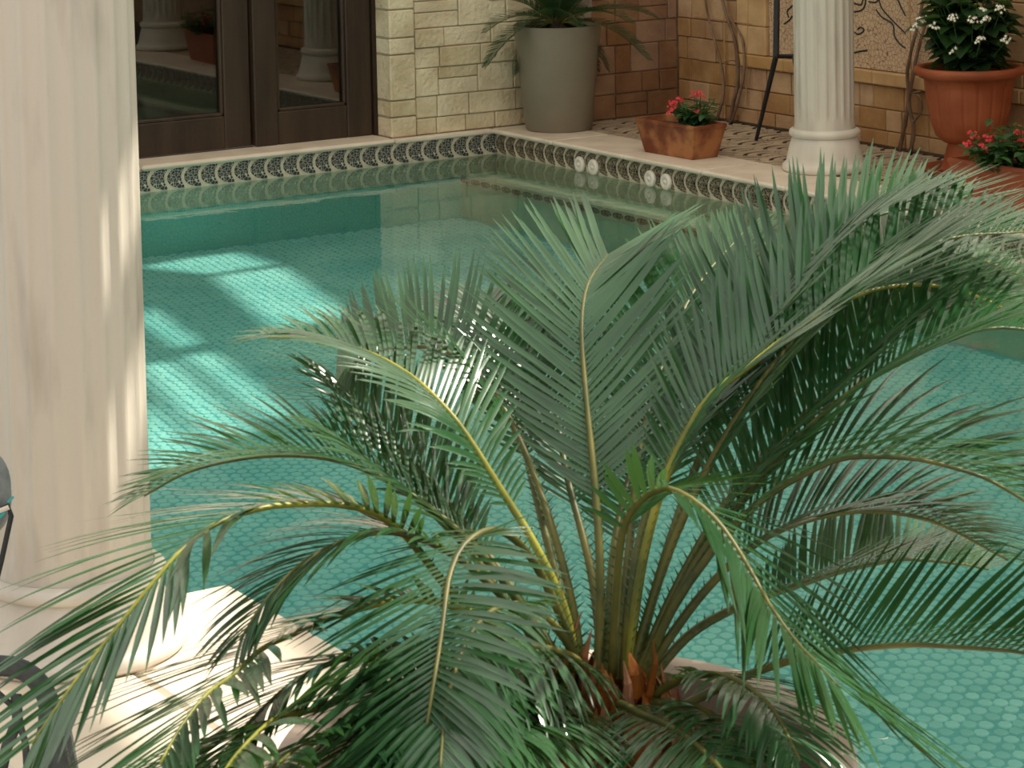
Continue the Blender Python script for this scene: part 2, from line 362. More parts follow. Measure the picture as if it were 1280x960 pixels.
# ------------------------------------------------------------------ walls
def ashlar(wall, axis, a0, a1, z0, rows, plane, sign, mt, wmin, wmax, gap=.005, proud=.012, big=.12):
    """rows of blocks on a vertical plane; axis 'x' (plane y) or 'y' (plane x)"""
    z = z0; ri = 0
    while ri < len(rows):
        h = rows[ri]; a = a0 - R_.uniform(0, wmin*.6)
        while a < a1-.01:
            w_ = R_.uniform(wmin, wmax); b_ = min(a+w_, a1); lo_ = max(a, a0)
            if a1-b_ < wmin*.4: b_ = a1
            if b_-lo_ > .015:
                d = proud*R_.uniform(.6, 1.25)
                parts = [(z, z+h)]
                if R_.random() < big and h > .12: parts = [(z, z+h*.58), (z+h*.58, z+h)]
                for q0, q1 in parts:
                    if axis == 'x': lo, hi = (lo_+gap/2, plane-d, q0+gap/2), (b_-gap/2, plane+.01, q1-gap/2)
                    else: lo, hi = (plane-d, lo_+gap/2, q0+gap/2), (plane+.01, b_-gap/2, q1-gap/2)
                    box('stone_block', lo, hi, mt, wall, bev=.004)
            a = b_
        z += h; ri += 1
rowsA = [.085, .112, .145, .105, .100, .140, .105, .12, .14, .10, .12, .15, .1]
wa = box('wall_back', (-.55, .135, -.02), (.55, .5, 2.9), M['mortarA']); tag(wa, 'cream limestone block wall beside the doors', 'wall', kind='structure')
# column of corner blocks next to the door, then coursed blocks
z = 0
for h in (.105, .085, .235, .085, .145, .11, .2, .1, .15, .2, .1):
    box('stone_block', (-.552, .115, z+.002), (-.405, .30, z+h-.003), M['brickA'], wa, bev=.006); z += h
ashlar(wa, 'x', -.40, .50, 0, rowsA, .135, -1, M['brickA'], .15, .30)
wd = box('wall_recess', (.52, .0, -.01), (1.5, .5, 2.9), M['mortarC']); tag(wd, 'brown stone wall with painted shade behind the grey pot', 'wall', kind='structure')
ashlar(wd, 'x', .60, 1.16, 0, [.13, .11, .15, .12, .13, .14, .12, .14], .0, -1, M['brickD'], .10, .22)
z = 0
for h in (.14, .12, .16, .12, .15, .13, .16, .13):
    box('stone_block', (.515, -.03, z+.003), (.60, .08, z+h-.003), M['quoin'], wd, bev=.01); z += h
XC = 1.16
wc = box('wall_right', (XC+.012, -8, -.02), (XC+.3, .0, 2.9), M['mortarC']); tag(wc, 'ochre stone wall with a ledge on the right side', 'wall', kind='structure')
ashlar(wc, 'y', -5.0, -.012, 0, [.075, .105, .115], XC+.012, -1, M['brickC'], .10, .24)
# ledge course
y = -.55
while y > -5:
    l_ = R_.uniform(.3, .42); box('ledge_stone', (XC-.03, y-l_+.003, .300), (XC+.02, y, .365), M['murframe'], wc, bev=.006); y -= l_
ashlar(wc, 'y', -.53, -.012, .295, [.12, .10, .12, .13, .12], XC+.012, -1, M['brickC'], .10, .18)
z = .365
for h in (.15, .17, .2, .2):
    box('pilaster_stone', (XC-.022, -.80, z+.002), (XC+.02, -.56, z+h), M['murframe'], wc, bev=.006)
    box('pilaster_stone', (XC-.022, -2.32, z+.002), (XC+.02, -2.12, z+h), M['murframe'], wc, bev=.006); z += h
ashlar(wc, 'y', -5.0, -2.33, .365, [.12, .13, .14, .13], XC+.012, -1, M['brickC'], .12, .22)
# mural
mu = thing('wall_mural', 'cream crackle mosaic mural with black wavy lines on the right wall', 'mural', (XC+.012, -1.46, .37))
box('mosaic_panel', (-.010, -.655, 0), (0, .655, .9), M['mural'], mu)
def stroke(pxs, r=.0042):
    P = [atx(x, y, XC) - V((XC+.012, -1.46, .37)) for x, y in pxs]; P = [V((-.012, p.y, p.z)) for p in P]
    s, _ = spline(P, 14); vs, fs = [], []; tube(vs, fs, s, r, 5); pyobj('inlaid_line', vs, fs, M['black'], mu)
for s_ in ([(1095, 12), (1103, 22), (1116, 30), (1118, 45), (1125, 55), (1132, 60)], [(1098, -6), (1102, 10), (1115, 25), (1132, 42)],
           [(1120, -6), (1126, 8), (1132, 20)], [(1068, 15), (1078, 12), (1082, 2), (1080, -8)], [(1068, 4), (1076, 6), (1079, -2)],
           [(1068, 40), (1073, 43), (1080, 38), (1076, 34), (1072, 37)], [(1068, 66), (1076, 64), (1084, 63)],
           [(980, 30), (987, 25), (990, 20)], [(986, 22), (984, 14), (990, 8)], [(1086, 2), (1094, 3), (1098, 0)]):
    stroke(s_)
# doors: jamb, two leaves with panes, dim room behind
DY = .27
for i, (x0, x1) in enumerate(((-1.245, -.575), (-2.35, -1.25))):
    d = bpy.data.objects.new('door_%d' % (i+1), None); COL.objects.link(d); d.location = (x0, DY+(.0 if i == 0 else .035), .004)
    tag(d, ['right dark wooden door leaf beside the cream wall', 'left dark wooden door leaf partly behind the marble column'][i], 'door', kind='structure')
    W = x1-x0; st = .13; zb = .165
    box('stile', (0, 0, 0), (st, .06, 2.6), M['wood'], d, bev=.006); box('stile', (W-st-.015, 0, 0), (W, .06, 2.6), M['wood'], d, bev=.006)
    box('bottom_rail', (st, .004, 0), (W-st-.015, .056, zb), M['wood'], d, bev=.004); box('top_rail', (st, .004, 2.45), (W-st-.015, .056, 2.6), M['wood'], d)
    for nm, lo, hi in (('glazing_bead', (st, .01, zb), (W-st-.015, .035, zb+.018)), ('glazing_bead', (st, .01, zb), (st+.016, .035, 2.45)), ('glazing_bead', (W-st-.031, .01, zb), (W-st-.015, .035, 2.45))):
        box(nm, lo, hi, M['wood'], d, bev=.004)
    box('glass_pane', (st+.01, .034, zb+.01), (W-st-.02, .040, 2.45), M['glass'], d)
for i, (x0, x1) in enumerate(((-3.5, -2.4), (-4.6, -3.5))):
    d = bpy.data.objects.new('door_%d' % (i+3), None); COL.objects.link(d); d.location = (x0, DY+.02, .004); W = x1-x0
    tag(d, 'dark wooden door leaf hidden behind the marble column', 'door', kind='structure', group='hidden door leaves')
    box('stile', (0, 0, 0), (.12, .06, 2.6), M['wood'], d); box('stile', (W-.12, 0, 0), (W, .06, 2.6), M['wood'], d)
    box('bottom_rail', (.12, 0, 0), (W-.12, .06, .16), M['wood'], d); box('glass_pane', (.12, .03, .16), (W-.12, .036, 2.6), M['glass'], d)
jm = box('trim_6', (-.575, .255, .004), (-.552, .40, 2.62), M['wood']); tag(jm, 'dark wooden door jamb against the cream wall', 'door jamb', kind='structure')
wf = box('wall_back_upper', (-9, .2, 2.62), (-.55, .5, 2.9), M['mortarA']); tag(wf, kind='structure', label='wall above the doors', cat='wall')
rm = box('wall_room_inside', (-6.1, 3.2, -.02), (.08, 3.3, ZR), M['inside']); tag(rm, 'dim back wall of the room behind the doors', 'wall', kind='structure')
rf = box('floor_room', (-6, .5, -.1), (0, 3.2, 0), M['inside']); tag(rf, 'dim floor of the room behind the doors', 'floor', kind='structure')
# ------------------------------------------------------------------ unseen canopy added to shape the sun, openings cut to the lit patches

def up(p, z=ZR): return p + SUN*((z-p.z)/SUN.z)
def opening(pxs, z): return [up(atz(x, y, z)) for x, y in pxs]
holes = [
    opening([(176, 334), (245, 322), (330, 312), (348, 330), (262, 343)], FZ),
    opening([(268, 346), (352, 334), (436, 395), (345, 414)], FZ),
    opening([(176, 384), (190, 388), (246, 428), (226, 436), (176, 405)], FZ),
    opening([(232, 446), (262, 440), (365, 520), (332, 524)], FZ),
    opening([(176, 458), (212, 452), (315, 540), (262, 556)], FZ),
    opening([(176, 500), (262, 572), (176, 596)], FZ),
]
cc = atd(765, 800, 3.42); 
ZC = cc.z
def disc_open(x0, x1, y0, y1):
    o_ = V((cc.x, cc.y, ZC)); return [up(o_ + CR*a + V((CF.x, CF.y, 0))*b_) for a, b_ in ((x0, y0), (x1, y0), (x1, y1), (x0, y1))]
holes += [opening([(150, 800), (212, 736), (290, 732), (392, 850), (560, 1000), (250, 1000), (130, 880)], 0)]
for z_ in (.58, 1.0):
    holes.append([up(V((-4.755+a, -6.11+b_, z_))) for a, b_ in ((-.07, -.2), (.07, -.2), (.07, .1), (-.07, .1))])
holes += [disc_open(-.95, -.30, -.9, .32), disc_open(-.27, .12, -.9, .60), disc_open(.15, .42, -.9, .60), disc_open(.46, .85, -.3, .65)]
bm = bmesh.new()
def loop(ps):
    vv = [bm.verts.new((p[0], p[1], ZR)) for p in ps]; return [bm.edges.new((vv[i], vv[(i+1) % len(vv)])) for i in range(len(vv))]
es = loop([(-4.75, -9.8), (1.14, -9.8), (1.14, .2), (-4.75, .2)])
for h in holes: es += loop([(min(p[0], 1.08), p[1]) for p in h])
bmesh.ops.triangle_fill(bm, use_beauty=True, use_dissolve=False, edges=es)
bmesh.ops.recalc_face_normals(bm, faces=bm.faces[:])
ro = bmobj('ceiling', bm, M['canopy']); tag(ro, 'unseen translucent canopy with openings cut to shape the sun patches', 'roof', kind='structure')
r2 = box('ceiling_terrace', (1.14, -9.8, ZR), (3, .2, ZR+.1), M['roof']); tag(r2, 'plaster ceiling over the terrace', 'ceiling', kind='structure')
r3 = box('ceiling_room', (-9, .2, ZR), (3, 3.4, ZR+.1), M['roof']); tag(r3, 'plaster ceiling of the house', 'ceiling', kind='structure')
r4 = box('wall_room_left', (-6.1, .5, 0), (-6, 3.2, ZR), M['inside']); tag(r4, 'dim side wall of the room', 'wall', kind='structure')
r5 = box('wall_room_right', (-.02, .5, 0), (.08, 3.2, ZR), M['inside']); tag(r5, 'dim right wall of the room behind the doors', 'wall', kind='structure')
# ------------------------------------------------------------------ marble columns
def make_column(name, label, loc, s, H, group='white marble columns around the pool', rz=0, kz=1):
    def lathe_k(prof, seg=48, flute=None): return lathe([(a, b_*kz if b_ < .5 else b_) for a, b_ in prof], seg, False, flute)
    t = thing(name, label, 'column', loc, rz, group); sh = .137*s
    v_, f_ = lathe_k([(.0, 0), (.188*s, 0), (.196*s, .012*s), (.194*s, .028*s), (.184*s, .038*s), (.176*s, .045*s), (.172*s, .07*s), (.160*s, .12*s), (.150*s, .150*s), (.146*s, .158*s)], 64)
    pyobj('bell_base', v_, f_, M['marble'], t, smooth=True)
    v_, f_ = lathe_k([(.146*s, .156*s), (.154*s, .158*s), (.161*s, .166*s), (.163*s, .176*s), (.160*s, .186*s), (.153*s, .193*s), (.142*s, .196*s)], 64)
    pyobj('base_ring', v_, f_, M['marble'], t, smooth=True)
    def fl_(r, z, a):
        if r < .05: return r
        k = 20; q = abs(((a*k/(2*PI)) % 1)-.5)*2          # 0 in flute centre, 1 at arris
        dep = max(0, 1-(q/.72)**2)**.5*.0065*s; f = min(1, max(0, (z-.235*s*kz)/(.03*s)))
        return r - dep*f
    prof = [(.141*s, .194*s), (.138*s, .205*s), (sh, .235*s), (sh, .25*s), (sh, .27*s), (sh*.995, 1.2), (sh*.98, H)]
    v_, f_ = lathe_k(prof, 200, flute=fl_); pyobj('fluted_shaft', v_, f_, M['marble_col'], t, smooth=True)
    return t
make_column('marble_column', 'fluted white marble column standing on the far right coping', (.47, -2.08, 0), 1, ZR-.0)
make_column('marble_column', 'large fluted marble column at the left edge of the picture', (-4.895, -6.115, 0), 1.2, ZR-.0, rz=.1, kz=.76)
make_column('marble_column', 'fluted marble column seen only in the door glass', (.45, -4.35, 0), 1, ZR-.0)
# ------------------------------------------------------------------ fronds
def make_frond(parent, P, L, t0=.18, r0=.0072, fwd=48, dens=.0088, vee=.30, droop=.35, ref=None, mt='frond', rm_='rachis', wid=.0078, tipL=.35, sides=(1, -1), twist=0, rnd=None, seg=5):
    rr = rnd or R_; pts, LEN = spline(P, 34)
    base, tip = P[0], P[-1]
    out = V((tip.x-base.x, tip.y-base.y, 0)); out = out.normalized() if out.length > .02 else V((CF.x, CF.y, 0))
    rf_ = ref if ref is not None else (-out + V((0, 0, .35)))
    T, N = frames(pts, rf_)
    if twist: N = [Matrix.Rotation(twist*i/34, 3, T[i]) @ N[i] for i in range(35)]
    vs, fs = [], []
    tube(vs, fs, pts, [r0*(1-.78*i/34) for i in range(35)], 6, rf_)
    fr_ = pyobj('frond', [p-parent.location for p in vs], fs, M[rm_], parent, smooth=True)
    vs, fs = [], []
    if parent.name == 'cycad':
        for i in range(int(LEN*t0/.014)):
            t = t0*(.12+.88*i/max(1, int(LEN*t0/.014))); k = min(int(t*34), 33); p = pts[k].lerp(pts[k+1], t*34-k); rk = r0*(1-.78*t); S_ = T[k].cross(N[k])
            for s in (1, -1):
                b0 = len(vs); q = p+S_*s*rk*.85+N[k]*rk*.4; vs += [q-T[k]*.0018, q+T[k]*.0018, q+S_*s*rr.uniform(.008, .016)+T[k]*.009+N[k]*.003]; fs.append((b0, b0+1, b0+2))
    n_ = int(LEN*(1-t0)/dens)
    for i in range(n_):
        t = t0+(1-t0)*(i+.5)/n_; u = t*34; k = min(int(u), 33); f = u-k
        p = pts[k].lerp(pts[k+1], f); T_ = T[k].lerp(T[k+1], f).normalized(); N_ = N[k].lerp(N[k+1], f).normalized(); S_ = T_.cross(N_)
        w1 = (t-t0)/(1-t0); prof = min(1, .35+2.6*w1)*(1-(1-tipL)*max(0, (w1-.55)/.45)**1.5)
        for s in sides:
            ln = L*prof*rr.uniform(.9, 1.07); fa = math.radians(fwd*(1.15-.55*w1)+rr.uniform(-4, 4))
            # fwd: angle away from the rachis
            d = (S_*s*math.sin(fa) + T_*math.cos(fa) + N_*(vee+rr.uniform(-.06, .06))).normalized()
            q = p.copy(); dd = d.copy(); b0 = len(vs); wv = (N_ - d*N_.dot(d)).normalized(); side = d.cross(wv).normalized()
            dr = droop*rr.uniform(.7, 1.3)
            for j in range(seg+1):
                e = j/seg; ww = wid*min(1, .45+ln/L*.75)*(.5+1.6*e if e < .3 else 1)*(1 if e < .6 else max(.04, 1-((e-.6)/.4)**1.6))
                vs += [q+side*ww*.5, q - wv*ww*.10, q-side*ww*.5]
                if j < seg:
                    q = q+dd*(ln/seg); dd = (dd+V((0, 0, -1))*dr/seg + T_*.10/seg).normalized()
            for j in range(seg):
                a = b0+j*3; fs += [(a, a+1, a+4, a+3), (a+1, a+2, a+5, a+4)]
    lf_ = pyobj('leaflets', [p-parent.location for p in vs], fs, M[mt], fr_, smooth=True); lf_['kind'] = 'stuff'
    return fr_
# big planter pot
D0 = 3.35
pc = atd(705, 934, D0); ZRIM = pc.z
pot = thing('round_planter', 'large round pale stone planter holding the foreground cycad', 'planter', (pc.x, pc.y, 0))
ro_, ri_ = .385, .335
v_, f_ = lathe([(0, .0), (.25, 0), (.26, .01), (.345, ZRIM-.06), (.360, ZRIM-.05), (ro_-.004, ZRIM-.04), (ro_, ZRIM-.012), (ro_-.008, ZRIM), (ri_+.008, ZRIM), (ri_, ZRIM-.01)], 96)
pyobj('pot_wall', v_, f_, M['potstone'], pot, smooth=True)
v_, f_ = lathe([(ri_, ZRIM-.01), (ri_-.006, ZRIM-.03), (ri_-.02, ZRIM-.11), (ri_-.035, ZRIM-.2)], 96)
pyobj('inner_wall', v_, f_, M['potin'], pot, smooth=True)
SZ = ZRIM-.11
pyv = []; pyf = []
nr, na = 10, 48
for i in range(nr+1):
    for k in range(na):
        r = (ri_-.018)*i/nr+.0005; a = 2*PI*k/na; pyv.append((r*math.cos(a), r*math.sin(a), SZ+R_.uniform(-.006, .006)+.02*(1-i/nr)))
for i in range(nr):
    for k in range(na): pyf.append((i*na+k, (i+1)*na+k, (i+1)*na+(k+1) % na, i*na+(k+1) % na))
pyobj('soil', pyv, pyf, M['soil'], pot)
vs, fs = [], []
for i in range(420):
    a = R_.uniform(0, 2*PI); r = (ri_-.03)*math.sqrt(R_.random()); s = R_.uniform(.0025, .007)
    ring = [(r*math.cos(a)+s*math.cos(q*PI/3)*R_.uniform(.7, 1.1), r*math.sin(a)+s*math.sin(q*PI/3)*R_.uniform(.7, 1.1)) for q in range(6)]
    prism(vs, fs, ring, SZ-.004, SZ+.012+s*.5, .55)
o = pyobj('pebbles', vs, fs, M['pebble'], pot); o['kind'] = 'stuff'
# foreground cycad
cr_ = atd(762, 862, D0+.02)
cy = thing('cycad', 'large green cycad in the pale stone planter in the foreground', 'cycad', (cr_.x, cr_.y, SZ), group=None)
CH = cr_.z-SZ
v_, f_ = lathe([(.0, CH*.9), (.035, CH*.85), (.06, CH*.65), (.072, CH*.3), (.075, 0), (.07, -.06)], 24); pyobj('trunk', v_, f_, M['fibre'], cy, smooth=True)
def scale_mesh(hh, ww):
    vs = []; fs = []
    for j, (e, wq, bow) in enumerate(((0, 1, 0), (.4, 1.0, .012), (.75, .6, .010), (1, .06, -.004))):
        vs += [(-ww*wq, bow, hh*e), (0, bow+.006*wq, hh*e), (ww*wq, bow, hh*e), (0, bow-.008*wq, hh*e)]
    for j in range(3):
        for k in range(4): fs.append((j*4+k, j*4+(k+1) % 4, j*4+4+(k+1) % 4, j*4+4+k))
    me = bpy.data.meshes.new('leaf_scale'); me.from_pydata(vs, [], fs); me.materials.append(M['fibre']); return me
sms = [scale_mesh(.10, .013), scale_mesh(.125, .011), scale_mesh(.075, .017)]
for i in range(130):
    a = i*2.399; f = i/130; z = CH*(1.0-f)*1.0-.005; r = .030+.056*min(1, f*1.6)
    o = link('leaf_scale', R_.choice(sms), None, cy, (r*math.cos(a), r*math.sin(a), z-.02)); o.rotation_euler = (-.15-.35*f+R_.uniform(-.1, .1), R_.uniform(-.15, .15), a-PI/2)
    s = R_.uniform(.8, 1.2); o.scale = (s, s, s)
# each frond: picture-guided curve, depth of its middle and end relative to the crown, leaflet length
def FR(px, dend, L, dmid=None, **k):
    n_ = len(px); P = []
    for i, (x, y) in enumerate(px):
        s = i/(n_-1)
        d = dend*s**1.3 if dmid is None else (dmid*4*s*(1-s)*1.0 + dend*s*s)
        P.append(atd(x, y, D0+.02+d))
    P[0] = P[0]
    return make_frond(cy, P, L*1.35, **k)
Y = 'rachis_y'
FR([(748, 850), (750, 712), (743, 600), (733, 500), (727, 410), (735, 355), (760, 318)], .42, .165, t0=.34, fwd=50, vee=.15, droop=.05, tipL=.9)
FR([(728, 850), (718, 769), (700, 694), (675, 615), (640, 530), (600, 470), (545, 435), (475, 440), (430, 465), (418, 500)], .50, .125, t0=.42, fwd=60, vee=.75, droop=-.25, tipL=.8)
FR([(722, 850), (705, 760), (668, 680), (623, 607), (575, 532), (537, 490), (508, 466), (462, 441), (400, 424), (335, 422)], .22, .125, t0=.34, fwd=58, droop=.45, rm_=Y, vee=.25)
FR([(716, 855), (681, 810), (625, 742), (584, 686), (512, 616), (462, 578), (421, 549), (405, 545)], .05, .13, t0=.40, fwd=60, droop=.5, vee=.35)
FR([(705, 865), (621, 795), (565, 742), (500, 662), (440, 633), (358, 631), (312, 639), (267, 656), (233, 681), (200, 718), (150, 780), (95, 850), (40, 930)], -.42, .19, t0=.30, fwd=52, dens=.014, wid=.0115, droop=.22, vee=.12, rm_=Y, tipL=.5)
FR([(705, 880), (650, 810), (580, 762), (500, 750), (400, 777), (367, 793), (329, 810), (292, 843), (258, 868), (225, 910), (200, 955)], -.50, .19, t0=.24, fwd=54, dens=.0125, wid=.0105, droop=.15, vee=.1, rm_=Y, tipL=.6)
FR([(700, 890), (620, 850), (520, 850), (440, 868), (400, 885), (358, 893), (333, 906), (290, 950), (262, 1000)], -.62, .18, t0=.18, fwd=54, dens=.0115, wid=.0105, droop=.2, vee=.1, rm_=Y, tipL=.6)
FR([(735, 845), (719, 815), (692, 750), (662, 694), (632, 666), (605, 664), (578, 684), (562, 720), (556, 760), (550, 806), (542, 855), (530, 930), (520, 990)], -.50, .16, t0=.40, fwd=66, droop=.2, vee=.15, rm_='rachis')
FR([(765, 850), (771, 731), (782, 650), (822, 611), (856, 619), (894, 649), (924, 690), (950, 735), (965, 761), (995, 802), (1021, 829), (1050, 860)], -.34, .185, t0=.30, fwd=52, dens=.0115, wid=.0105, droop=.15, vee=.05, tipL=.95)
FR([(782, 855), (794, 761), (808, 680), (835, 590), (883, 500), (937, 458), (967, 433), (1008, 404), (1050, 379), (1092, 362), (1133, 356), (1175, 358), (1225, 371), (1290, 405)], .30, .165, t0=.28, fwd=50, droop=.1, vee=.45, rm_=Y)
FR([(778, 850), (790, 740), (806, 650), (845, 560), (900, 470), (955, 385), (1025, 310), (1110, 265), (1190, 262)], .48, .15, t0=.26, fwd=50, droop=0, vee=.35, tipL=.7)
FR([(792, 855), (840, 745), (900, 640), (983, 542), (1025, 500), (1067, 458), (1108, 425), (1146, 400), (1196, 383), (1250, 385)], .38, .13, t0=.26, fwd=52, droop=.1, vee=.55)
FR([(795, 860), (850, 745), (940, 635), (1033, 579), (1071, 571), (1112, 571), (1154, 575), (1200, 587), (1237, 600), (1300, 640), (1345, 690)], .0, .21, t0=.28, fwd=52, dens=.0115, wid=.0105, droop=.30, vee=.3)
FR([(800, 885), (819, 898), (894, 862), (950, 838), (1010, 820), (1062, 812), (1137, 806), (1212, 810), (1280, 816), (1350, 835)], -.12, .14, t0=.28, fwd=50, droop=-.05, vee=.55, ref=V((0, 0, 1)))
FR([(800, 865), (860, 795), (930, 755), (987, 735), (1044, 716), (1100, 703), (1137, 699), (1201, 705), (1235, 712)], .30, .11, t0=.30, fwd=48, droop=0, vee=.5, ref=V((0, 0, 1)))
FR([(750, 885), (735, 840), (700, 815), (640, 808), (580, 825), (530, 860), (490, 920), (470, 980)], -.45, .15, t0=.10, fwd=62, droop=.8, vee=-.2)
FR([(760, 900), (770, 880), (805, 895), (850, 915), (900, 960), (930, 1010)], -.50, .12, t0=.2, fwd=60, droop=.7, vee=0)
FR([(745, 900), (735, 890), (700, 895), (650, 925), (600, 980)], -.50, .11, t0=.2, fwd=60, droop=.6, vee=0)
FR([(730, 850), (700, 740), (670, 620), (640, 500), (612, 430), (590, 395), (600, 372)], .62, .11, t0=.4, fwd=55, droop=.1, vee=.3)
FR([(712, 860), (660, 770), (590, 680), (500, 610), (420, 575), (330, 570), (240, 588), (180, 620)], -.02, .14, t0=.34, fwd=56, droop=.3, vee=.25)
FR([(800, 850), (860, 720), (950, 600), (1050, 500), (1150, 440), (1240, 410), (1330, 420)], .15, .17, t0=.32, fwd=52, droop=.15, vee=.3)
FR([(790, 850), (830, 700), (880, 560), (940, 450), (1020, 370), (1110, 320), (1200, 318), (1290, 350)], .60, .14, t0=.3, fwd=52, droop=.05, vee=.4)
FR([(760, 845), (762, 740), (775, 640), (800, 560), (830, 520), (850, 510)], .55, .12, t0=.3, fwd=55, droop=.1, vee=.2)
FR([(700, 860), (640, 760), (560, 690), (480, 665), (400, 690), (340, 740), (300, 800)], -.25, .13, t0=.3, droop=.5, vee=.1)
FR([(730, 890), (660, 860), (600, 870), (540, 910), (500, 990)], -.50, .14, t0=.1, droop=.5, vee=0, wid=.0095)
FR([(735, 880), (690, 865), (640, 880), (600, 930), (580, 1000)], -.42, .13, t0=.1, droop=.6, vee=0, wid=.0095)
FR([(790, 880), (850, 880), (900, 900), (950, 960), (980, 1030)], -.45, .12, t0=.15, droop=.5, vee=0)
FR([(800, 850), (880, 740), (960, 670), (1060, 640), (1160, 650), (1260, 700)], .10, .15, t0=.3, droop=.2, vee=.3)
FR([(785, 850), (840, 680), (910, 540), (990, 430), (1080, 350), (1180, 300), (1280, 290)], .38, .15, t0=.3, droop=.05, vee=.4)
FR([(755, 850), (740, 720), (710, 600), (690, 500), (655, 420), (630, 385)], .52, .13, t0=.34, droop=.05, vee=.3)
FR([(715, 850), (650, 750), (570, 640), (500, 560), (440, 500), (422, 478)], .28, .11, t0=.38, droop=.4, vee=.5)
FR([(770, 850), (785, 700), (800, 560), (830, 450), (870, 360), (930, 290)], .58, .13, t0=.34, droop=.0, vee=.3)
FR([(740, 870), (700, 790), (640, 755), (590, 790), (560, 870), (550, 960)], -.52, .14, t0=.3, droop=.4, vee=.05, wid=.0095)
FR([(705, 880), (620, 870), (540, 880), (460, 920), (420, 980)], -.45, .15, t0=.15, droop=.4, vee=.05, wid=.0105)
FR([(700, 890), (560, 880), (450, 900), (360, 945), (300, 1010)], -.58, .15, t0=.2, droop=.3, vee=.05, wid=.0105, dens=.011)
FR([(690, 880), (560, 825), (460, 818), (380, 845), (310, 905), (260, 970)], -.40, .15, t0=.25, droop=.3, vee=.1, wid=.0095, dens=.010)
FR([(745, 900), (700, 900), (640, 905), (560, 940), (520, 1000)], -.60, .13, t0=.15, droop=.4, vee=0, wid=.0105)
FR([(800, 880), (850, 850), (905, 845), (960, 880), (1000, 950)], -.35, .12, t0=.2, droop=.5, vee=.1)
# ------------------------------------------------------------------ grey pot with small cycad
gp = V((.30, -.137, 0))
t = thing('tall_planter', 'tall smooth grey tapered planter in the corner beyond the pool', 'planter', gp)
HT = .545
v_, f_ = lathe([(0, .0), (.165, 0), (.172, .006), (.228, HT-.004), (.226, HT), (.212, HT), (.208, HT-.05), (.19, HT-.15)], 64); pyobj('pot_wall', v_, f_, M['greypot'], t, smooth=True)
v_, f_ = lathe([(0.0005, HT-.03), (.1, HT-.03), (.207, HT-.045)], 32); pyobj('soil', v_, f_, M['soil'], t)
c2 = thing('cycad', 'small dark cycad growing in the tall grey planter', 'cycad', gp+V((0, 0, HT-.035)))
v_, f_ = lathe([(0.0005, .06), (.03, .05), (.05, .0), (.05, -.02)], 16); pyobj('trunk', v_, f_, M['soil'], c2, smooth=True)
rr2 = random.Random(3)
for i in range(46):
    a = i*2.399; tilt = .35+.95*((i % 5)/4); ln = .58
    o2 = V((math.cos(a), math.sin(a), 0))
    if o2.y > .15 or o2.x > .7: ln *= .42
    ln *= .85 if o2.y > -.3 else 1
    P = []
    for j in range(6):
        s = j/5; r = ln*s*math.sin(tilt)*1.0; P.append(c2.location + V((0, 0, .04)) + o2*(r+.02) + V((0, 0, ln*s*math.cos(tilt)-.24*s*s*tilt)))
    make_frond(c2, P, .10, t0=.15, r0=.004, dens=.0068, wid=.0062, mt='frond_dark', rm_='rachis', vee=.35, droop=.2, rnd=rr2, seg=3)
# ------------------------------------------------------------------ terracotta planters and flowers
def box_planter(name, label, loc, rz, L_, W_, H_, material, taper=.8, lip=.012):
    t = thing(name, label, 'planter', loc, rz); bm = bmesh.new()
    def ringv(l_, w_, z): return [bm.verts.new((sx*l_/2, sy*w_/2, z)) for sx, sy in ((-1, -1), (1, -1), (1, 1), (-1, 1))]
    lv = [ringv(L_*taper, W_*taper*.95, 0), ringv(L_*.975, W_*.965, H_-.022), ringv(L_, W_, H_-.018), ringv(L_, W_, H_), ringv(L_-.03, W_-.03, H_), ringv(L_-.04, W_-.04, H_-.05)]
    for a, b_ in zip(lv, lv[1:]):
        for k in range(4): bm.faces.new((a[k], a[(k+1) % 4], b_[(k+1) % 4], b_[k]))
    bm.faces.new(lv[0][::-1]); bm.faces.new(lv[-1])
    bmesh.ops.bevel(bm, geom=bm.edges[:], offset=.003, segments=2, affect='EDGES')
    bmobj('planter_box', bm, material, t)
    box('soil', (-L_/2+.022, -W_/2+.022, H_-.05), (L_/2-.022, W_/2-.022, H_-.03), M['soil'], t)
    return t
def leafv(vs, fs, p, d, nrm, ln, wd, fold=.15, tipdown=.25):
    side = d.cross(nrm).normalized(); n2 = side.cross(d).normalized(); b0 = len(vs)
    prof = ((0, .05), (.25, .8), (.5, 1), (.78, .62), (1, .03))
    for e, w_ in prof:
        c = p+d*(ln*e)-V((0, 0, 1))*(ln*tipdown*e*e); vs += [c+side*wd*w_*.5+n2*wd*fold*w_, c, c-side*wd*w_*.5+n2*wd*fold*w_]
    for j in range(4):
        a = b0+j*3; fs += [(a, a+1, a+4, a+3), (a+1, a+2, a+5, a+4)]
